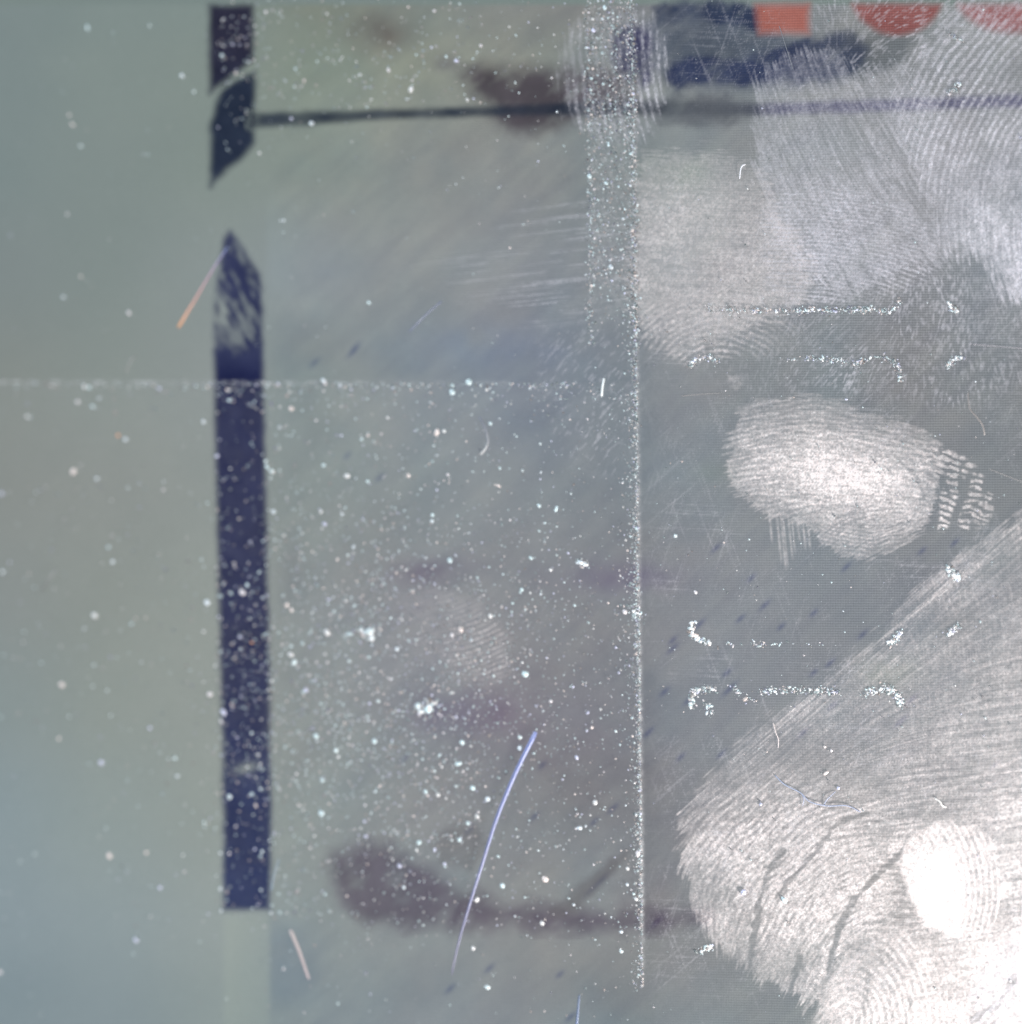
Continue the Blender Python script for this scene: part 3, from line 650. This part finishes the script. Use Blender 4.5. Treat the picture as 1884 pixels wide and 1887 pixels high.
W1 = (0.93, 1.0, 1.0)
named = [(163,52,4,1.7,1.6),(129,213,4,1,0),(135,231,4,1.8,.9),(151,270,4,1,0),(337,140,5,1,0),(359,170,4.5,1,0),(410,103,5,1,0),(575,228,7.5,1,0),(518,407,3,1,0),(524,407,4,1,0),(119,548,5,1,0),(239,577,5,1,0),(150,510,4,1,0),(125,395,3.6,1,0),(277,48,3.6,1,0),(479,283,4,1,0),
(753,14,4,1,0),(801,21,4,1,0),(939,50,3.4,1,0),(887,85,4.5,1,0),(823,105,4.5,1,0),(842,113,4.5,1.7,0),(1115,15,6,1.3,1.4),(1094,57,6,1.2,.3),(1027,207,3,1,0),(1122,268,4.5,1,0),(1087,325,6,1.2,1),(1118,338,5,1.3,.7),(1127,493,6,1.2,.7),(940,457,4,1,0),(681,558,5,1,0),(758,165,6,1.8,2.0),(717,130,5,1.5,.9),
(157,713,6,1.1,0),(166,714,5,1,0),(145,741,5.5,1.2,.8),(172,749,4.5,1.5,.4),(377,777,6,1,0),(401,840,6.5,1,0),(491,850,5,1,0),(493,860,5,1.3,.8),(502,868,5.5,1.2,.5),(597,858,5,1,0),(597,702,6,1,0),(538,753,6,1,0),(219,802,5.5,1,0),(233,810,6,1,0),(137,869,6.5,1.5,2.0),(180,882,5.5,1,0),(5,909,7,1,0),(209,1035,6,1,0),(457,1078,6.5,1.2,1),(449,1092,7.5,1.2,.6),(383,1110,7,1,0),(176,1134,8.5,1,0),(465,1184,4,1.3,.3),(530,1114,7,1,0),(538,1124,5,1,0),(604,1165,7,1.3,1.2),(537,1206,6,1.5,.5),(543,1220,6,1.5,2),(505,943,5.5,1,0),(599,965,5.5,1.4,.9),(6,1054,6,1,0),
(834,723,8,1,0),(864,704,8,1,0),(806,797,6.5,1.5,1.7),(904,780,5,1,0),(715,770,5,1,0),(667,809,5,1,0),(641,877,7,1.2,2.6),(754,876,5,1,0),(798,949,6,1,0),(797,960,5,1.2,0),(826,875,4,1.5,.7),(920,895,4.5,1.4,.8),(996,818,4,1,0),(1026,938,4,2.6,2.0),(830,1033,6.5,1,0),(1245,987,6,1,0),(850,1160,7,1,0),(834,1170,6,1,0),(732,1196,7,1,0),(681,1163,9,1.4,2.9),(968,1242,8,1.1,.3),(904,1135,6,1.3,1),(994,932,5,1.4,1.2),(1152,1127,7,1,0),(1015,1050,4.5,1,0),(1070,1036,6,1.6,0),(962,1086,5,1,0),(979,1028,5,1.3,1),
(1282,1091,6,1.2,1.3),(1552,948,0.1,1,0),(1560,736,3,1.6,.1),
(413,1313,8,1.5,1.4),(424,1468,7,1,0),(465,1463,6,1,0),(188,1405,6.5,1,0),(203,1576,6.5,1,0),(296,1635,6,1,0),(484,1569,5,1,0),(565,1271,6,1,0),(583,1356,7,1.2,1.2),(595,1437,7,1,0),(594,1498,7,1,0),(620,1382,6,1,0),(624,1394,5,1,0),(252,1732,6,1,0),(0,1790,7,1,0),(278,1341,5,1,0),(324,1397,5.5,1,0),(328,1430,5,1,0),(115,1262,7,1.2,0),(388,1279,5.5,1.4,-.3),
(691,1366,8,1,0),(771,1300,8.5,1,0),(789,1308,8,1.6,.6),(804,1295,5,1.6,1.9),(852,1367,6.5,1,0),(959,1358,6,1,0),(959,1379,7,1,0),(1016,1292,6,1,0),(1091,1340,5.5,1,0),(1135,1347,4.5,1,0),(785,1458,6,1,0),(872,1452,6.5,1,0),(899,1472,7,1.2,0),(845,1407,5,2.0,-.4),(847,1547,6,1,0),(808,1464,7,1,0),(1063,1395,6.5,1,0),(1097,1478,6.5,1,0),(878,1656,8,1.3,.5),(820,1591,6,1,0),(737,1595,6.5,1,0),(1005,1619,7.5,1.1,0),(926,1631,6.5,1,0),(999,1700,6.5,1,0),(873,1747,6.5,1,0),(898,1818,7.5,1,0),(1145,1716,5.5,1,0),(1145,1752,5,1,0),(1156,1629,5.5,1,0),(880,1504,6,1,0),(863,1516,5.5,1,0),(773,1552,6,1,0),(1172,1655,6,1,0),(745,1635,5.5,1,0),(1069,1525,6,1.5,0),(1157,1600,5,1,0),(1176,1572,6,1.3,1.5),
(1370,1643,8.5,1,0),(1444,1657,6,2.0,.9),(1520,1376,3.5,1.3,.6),(1532,1383,4,1.6,1.2),(1545,1452,4,1,0),(1402,1482,4.5,1.3,2.2),(1522,1424,3.5,2.6,-.7)]
ORANGE = {(465,1184), (219,802)}
named = [n for n in named if n[2] > 1]
pts.sort(key=lambda p: -p[2]*p[3])
extra = [p for p in pts if True][:300-len(named)]
rest = pts[len(extra):]
def place_words(x, y):
    if 388 < x < 500 and y < 344: return 'on the upper torn part of the dark bar'
    if 388 < x < 500 and 430 < y < 705: return 'on the mottled torn end of the navy bar'
    if 388 < x < 502 and y < 1690: return 'on the navy bar, %s' % ('below level dust edge' if y < 900 else 'halfway down' if y < 1250 else 'towards its lower end')
    if x < 388:
        return ('left of %s' % ('torn dark bar' if y < 704 else 'navy bar, %s' % ('below level dust edge' if y < 950 else 'beside its middle' if y < 1300 else 'at lower left corner')))
    if y < 240 and x < 1075: return 'above the thin line, %s' % ('near the dark bar' if x < 700 else 'near the brown stain')
    if y < 704 and x < 1075: return 'in plain field under the thin line'
    if 1075 <= x < xe(y)+6 and y < 640: return 'in the dusty column, %s' % ('above the thin line' if y < 200 else 'under the faint print')
    if xe(y)-45 < x < xe(y)+6: return 'along the upright dust edge, %s' % ('upper stretch' if y < 1000 else 'middle stretch' if y < 1400 else 'lower stretch')
    if x < 1180:
        a = 'left' if x < 720 else 'centre' if x < 950 else 'right'
        b = 'under level dust edge' if y < 800 else 'upper part' if y < 1000 else 'middle' if y < 1300 else 'above the lower stain' if y < 1560 else 'on lower stain' if y < 1715 else 'below lower stain'
        return 'in %s dust field, %s' % (a, b)
    if y < 560: return 'on the prints of the upper right'
    if y > 950 and edge_depth(x, y) > 0: return 'on the great swipe at lower right'
    return 'in the clear field right of dust edge'
specks = []
for i, p in enumerate([(a, b, c*0.74*random.uniform(.8, 1.1), d, e, None) for a, b, c, d, e in named] + extra):
    x, y, r, el, an, c = p
    isn = i < len(named)
    if c is None:
        c = (0.8, 0.42, 0.26) if (round(x), round(y)) in ORANGE else tuple(np.array(random.choice(PALE))*random.uniform(.85, 1.0))
    if isn: an = -an
    tone = 'orange' if c[0] > 2*c[2] else 'bluish white' if c[2] > c[0]*1.08 else 'pinkish' if c[0] > c[2]*1.1 else 'white'
    size = 'large' if r*el > 6.4 else 'middling' if r > 4.2 else 'small'
    form = 'long' if el > 1.55 else 'oval' if el > 1.15 else 'round'
    V, F, T = grains([(x, y, r, el, an, c)])
    off = np.array([*U(x, y, 0)[:2], 0.001])
    me = raw_mesh('dust_speck', V-off, F, {'tint': T}, 3)
    o = link('dust_speck', me, M_dust); o.location = off
    lab = '%s %s %s speck %s' % (size, form, tone, place_words(x, y))
    specks.append((lab, x, y, o))
by = {}
for t in specks: by.setdefault(t[0], []).append(t)
ORD = ['first', 'second', 'third', 'fourth', 'fifth', 'sixth', 'seventh', 'eighth', 'ninth', 'tenth', 'eleventh', 'twelfth', 'thirteenth', 'fourteenth', 'fifteenth', 'sixteenth']
for lab, L in by.items():
    L.sort(key=lambda t: t[1])
    for k, (_, x, y, o) in enumerate(L):
        if len(L) == 1: l = lab
        elif k == 0: l = lab+', leftmost'
        elif k == len(L)-1: l = lab+', rightmost'
        else: l = lab+', '+ORD[min(k, 15)]+' from left'
        if len(l.split()) > 16: l = l.replace(' oval ', ' ').replace(' round ', ' ').replace(' long ', ' ', 1)
        if len(l.split()) > 16: l = l.replace('bluish white', 'bluish')
        if len(l.split()) > 16: l = l.replace(' part of', '').replace(' the ', ' ')
        tag(o, l, 'dust speck', 'dust specks scattered on the glass')
V, F, T = grains(rest)
o = link('fine_dust', raw_mesh('fine_dust', V, F, {'tint': T}, 3), M_dust)
tag(o, 'thousands of fine pale dust grains strewn over the glass, thickest at lower left', 'dust', None, 'stuff')

# ------------------------------------------------------------------ fibres
def spline(P, n=10):
    P = [np.array(p, float) for p in P]
    if len(P) < 3: return [P[0]*(1-t)+P[-1]*t for t in np.linspace(0, 1, n*2)]
    Q = [2*P[0]-P[1]]+P+[2*P[-1]-P[-2]]; out = []
    for i in range(1, len(Q)-2):
        for t in np.linspace(0, 1, n, endpoint=False):
            a, b, c, d = Q[i-1:i+3]
            out.append(.5*((2*b)+(-a+c)*t+(2*a-5*b+4*c-d)*t*t+(-a+3*b-3*c+d)*t**3))
    out.append(P[-1]); return out
def fibre_data(P, r0, r1, c0, c1, lift=3.0, sides=8):
    S = spline(P); n = len(S); V = []; T = []
    for i, s in enumerate(S):
        t = i/(n-1); r = (r0*(1-t)+r1*t)*PX*(0.6 if i in (0, n-1) else 1)
        a = S[max(0, i-1)]; b = S[min(n-1, i+1)]; d = (b-a)/np.linalg.norm(b-a); d = np.array([d[0], -d[1]]); nn = np.array([-d[1], d[0]])
        c = U(s[0], s[1], 0); z = r+0.0012+lift*PX*math.sin(math.pi*t)
        for k in range(sides):
            q = 2*math.pi*k/sides; V.append((c[0]+nn[0]*r*math.cos(q), c[1]+nn[1]*r*math.cos(q), z+r*math.sin(q)))
            T.append(np.array(c0)*(1-t)+np.array(c1)*t)
    F = [(i*sides+k, i*sides+(k+1) % sides, (i+1)*sides+(k+1) % sides, (i+1)*sides+k) for i in range(n-1) for k in range(sides)]
    return np.array(V), np.array(F), np.array(T)
def fibre(label, P, r0, r1, c0, c1, branches=(), name='fibre', cat='fibre', group='loose fibres on the glass', lift=3.0):
    r0 *= .72; r1 *= .72
    V, F, T = fibre_data(P, r0, r1, c0, c1, lift)
    for b in branches:
        v, f, t = fibre_data(b, r1, r1*.6, c1, c1, lift); F = np.vstack([F, f+len(V)]); V = np.vstack([V, v]); T = np.vstack([T, t])
    off = V.mean(0); off[2] = 0.001
    o = link(name, raw_mesh(name, V-off, F, {'tint': T}), M_fibre); o.location = off
    return tag(o, label, cat, group)
fibre('straight orange fibre slanting beside the torn end of the navy bar', [(330,604),(362,552),(395,496),(421,455)], 3.6, 1.6, (.80,.38,.17), (.14,.20,.48), name='orange_fibre')
fibre('long curved blue violet fibre crossing the wide lower stain', [(988,1348),(950,1425),(917,1505),(890,1590),(865,1670),(845,1740),(833,1795)], 5.8, 1.6, (.28,.33,.62), (.19,.18,.27), name='blue_fibre', lift=6)
fibre('short thick pinkish fibre below the foot of the navy bar', [(536,1712),(552,1748),(563,1780),(570,1803)], 5.5, 3.6, (.56,.50,.49), (.42,.36,.38))
fibre('short bright white fibre with knobbed ends beside the upright dust edge', [(1114,697),(1111,712),(1109,731)], 2.6, 3.0, (.95,1,1), (.95,1,1), name='lint_fibre')
fibre('thin curved pale fibre under the level dust edge', [(884,768),(895,790),(900,812),(896,826),(886,838)], 2.4, 3.0, (.25,.27,.33), (.5,.5,.5), name='lint_fibre')
fibre('thin forked bluish hair lying on the great swipe', [(1428,1428),(1446,1445),(1475,1460),(1492,1476),(1524,1484),(1560,1484),(1586,1496)], 1.6, 1.3, (.40,.46,.60), (.42,.46,.6), [[(1478,1462),(1481,1474),(1479,1485)], [(1518,1484),(1524,1472),(1540,1458)]], name='hair')
fibre('blue fibre entering from the bottom edge right of the long one', [(1061,1930),(1063,1890),(1068,1832)], 4.5, 2.6, (.26,.33,.52), (.17,.21,.3), name='blue_fibre')
fibre('faint thin blue hair in the plain field under the thin line', [(755,612),(785,582),(815,555)], 1.5, 1.5, (.17,.19,.30), (.17,.19,.30), name='hair')
fibre('faint blue thread hugging the right side of the bar foot', [(500,1640),(507,1610),(516,1582)], 2.6, 2.2, (.18,.25,.32), (.2,.26,.3))
fibre('faint short blurred fibre just above the level dust edge', [(232,690),(240,672),(250,656)], 2.4, 3.2, (.2,.22,.21), (.22,.23,.22))
fibre('faint blurred fibre far left beside the middle of the navy bar', [(80,1088),(92,1068),(106,1048)], 3.2, 2.4, (.2,.21,.2), (.19,.2,.2))
fibre('crooked pale hair right of the bright oval print', [(1783,722),(1786,752),(1800,770),(1810,785),(1814,802)], 1.3, 1.8, (.34,.31,.30), (.45,.41,.39), name='hair')
fibre('tiny warm hair on the rim of the great swipe', [(1425,1332),(1429,1348),(1434,1362),(1434,1378)], 1.5, 1.1, (.85,.75,.72), (.7,.64,.64), name='hair')
fibre('small hooked white hair on the warm grey print', [(1363,330),(1366,310),(1374,303)], 1.5, 1.7, (.95,.95,1), (.95,.95,1), name='hair')
fibre('tiny bent white fibre on the great swipe above the dazzling print', [(1722,1470),(1731,1476),(1736,1484),(1744,1487)], 2.0, 1.4, (1,.98,.95), (1,.98,.95), name='lint_fibre')
fibre('straight pale scratch-like hair at the right edge beside the beaded marks', [(1822,864),(1884,888),(1950,912)], 1.0, 1.0, (.34,.33,.33), (.34,.33,.33), name='hair', lift=0)
fibre('fine level hair at the right edge above the bright oval print', [(1785,634),(1884,642),(1950,646)], 1.0, 1.2, (.36,.35,.38), (.36,.35,.38), name='hair', lift=0)
fibre('fine short level hair left of the bright oval print', [(1256,730),(1285,727),(1330,724)], 1.0, .9, (.32,.3,.3), (.3,.3,.3), name='hair', lift=0)
fibre('fine stroke under the red square shape, slanting down', [(1436,48),(1450,92),(1462,130)], 1.0, .8, (.26,.27,.3), (.26,.27,.3), name='hair', lift=0)

# ------------------------------------------------------------------ crumbly lint lines: remains of rounded rectangles
def clump(label, P, n, spread, r=1.3, dense=0):
    S = spline(P, 12); pt = []
    for _ in range(int(n*1.5)):
        s = random.choice(S)+0; j = random.uniform(-6, 6)
        if len(S) > 1:
            while True:
                u = random.random()*(len(S)-1); i = int(u); t = u-i; s = S[i]*(1-t)+S[i+1]*t
                if random.random() < 0.30+sst(0.35, 0.75, float(vnoise(s[0:1], s[1:2], 13, 4)[0])): break
        k = abs(random.gauss(0, .55))+.55
        pt.append((s[0]+random.gauss(0, spread), s[1]+random.gauss(0, spread), r*k*.95, random.choice((1, 1.4, 2.2)), random.uniform(0, 3.14), pale(1, (.4, 1))))
    for _ in range(dense):
        i = random.randrange(len(S)-1); s = S[i]
        pt.append((s[0]+random.gauss(0, spread*.5), s[1]+random.gauss(0, spread*.5), r*random.uniform(1.1, 2.1), 1.4, random.uniform(0, 3.14), (.95, .98, 1)))
    V, F, T = grains(pt); off = V.mean(0); off[2] = 0.001
    o = link('lint_clump', raw_mesh('lint_clump', V-off, F, {'tint': T}, 3), M_dust); o.location = off
    tag(o, label, 'lint', 'crumbly lint lines in the clearer right field')
clump('long level line of crumbly white lint under the upper right prints', [(1340,571),(1450,573),(1560,571),(1610,570)], 330, 3.0, 1.25, 10)
clump('sparse left beginning of the long crumbly lint line', [(1295,568),(1345,570)], 34, 4, 1.0)
clump('small upturned hook ending the long crumbly lint line', [(1612,572),(1640,572),(1655,560),(1657,548)], 60, 2.4, 1.2, 3)
clump('short lint arc right of the long crumbly line', [(1746,557),(1756,568),(1766,574)], 60, 2.8, 1.4, 6)
clump('curved lint corner left of the scuffed haze, under the long line', [(1272,678),(1280,664),(1300,658),(1322,664)], 90, 3, 1.4, 5)
clump('level row of lint crumbs under the middle of the long line', [(1450,664),(1510,661),(1565,668)], 90, 3, 1.1)
clump('curved lint corner right of that crumb row, above the oval print', [(1570,670),(1600,661),(1635,660),(1654,674),(1660,700)], 130, 3, 1.2, 4)
clump('short slanting lint arc at the far right above the oval print', [(1745,678),(1754,664),(1776,657)], 70, 3, 1.4, 4)
clump('thick white lint corner bending up at its left, below the oval print', [(1276,1148),(1277,1168),(1290,1180),(1309,1186)], 90, 2.2, 1.9, 18)
clump('thin scatter of lint beads running right from the thick corner', [(1312,1188),(1400,1187),(1520,1188)], 34, 3, 1.4)
clump('slanting lint stroke on the rim of the great swipe', [(1634,1186),(1648,1178),(1661,1164)], 80, 3, 1.5, 6)
clump('bright lint dab on the upper rim of the great swipe', [(1746,1046),(1756,1056),(1767,1064)], 80, 3, 1.8, 10)
clump('soft lint dab inside the great swipe near its upper rim', [(1748,1168),(1758,1160),(1768,1152)], 60, 3, 1.5, 4)
clump('angular lint corner at the left of the lower crumb row', [(1274,1302),(1279,1276),(1296,1270),(1318,1269)], 110, 3.6, 1.6, 6)
clump('small lint blob hanging under the angular lint corner', [(1300,1292),(1306,1305),(1312,1316)], 26, 3, 1.4)
clump('level row of lint crumbs crossing onto the swipe', [(1402,1274),(1450,1271),(1500,1272),(1545,1275)], 150, 3.6, 1.5, 6)
clump('loose beads between the angular corner and crumb row', [(1350,1262),(1372,1285),(1395,1293)], 24, 4, 1.6)
clump('curved lint corner inside the great swipe', [(1588,1280),(1610,1270),(1636,1268),(1655,1280),(1661,1300)], 170, 4, 1.5, 8)
clump('small lint dab under the long end of the swipe lobe, at lower left', [(1284,1753),(1295,1750),(1312,1743)], 40, 3, 1.5, 4)
clump('thin lint dash between the two red half discs', [(1748,62),(1760,70),(1775,77)], 34, 1.6, 1.2)
clump('glinting lint crumb cluster over the thin line at far right', [(1748,173),(1758,166),(1768,158)], 44, 2.4, 1.3, 2)
clump('small white crumb patch at the dust edge, right of the faint print', [(1168,1120),(1174,1130),(1178,1140)], 40, 5, 1.5, 4)
clump('lint crumb cluster in the middle of the dust field, right', [(1062,1034),(1075,1036),(1080,1044)], 34, 4, 1.5, 3)
clump('pale crumb cluster left of the very faint print', [(670,1163),(682,1165),(690,1172)], 40, 7, 2.0, 6)
clump('broken crumb cluster above the blue fibre, left', [(768,1300),(785,1306),(800,1300)], 50, 8, 2.0, 6)
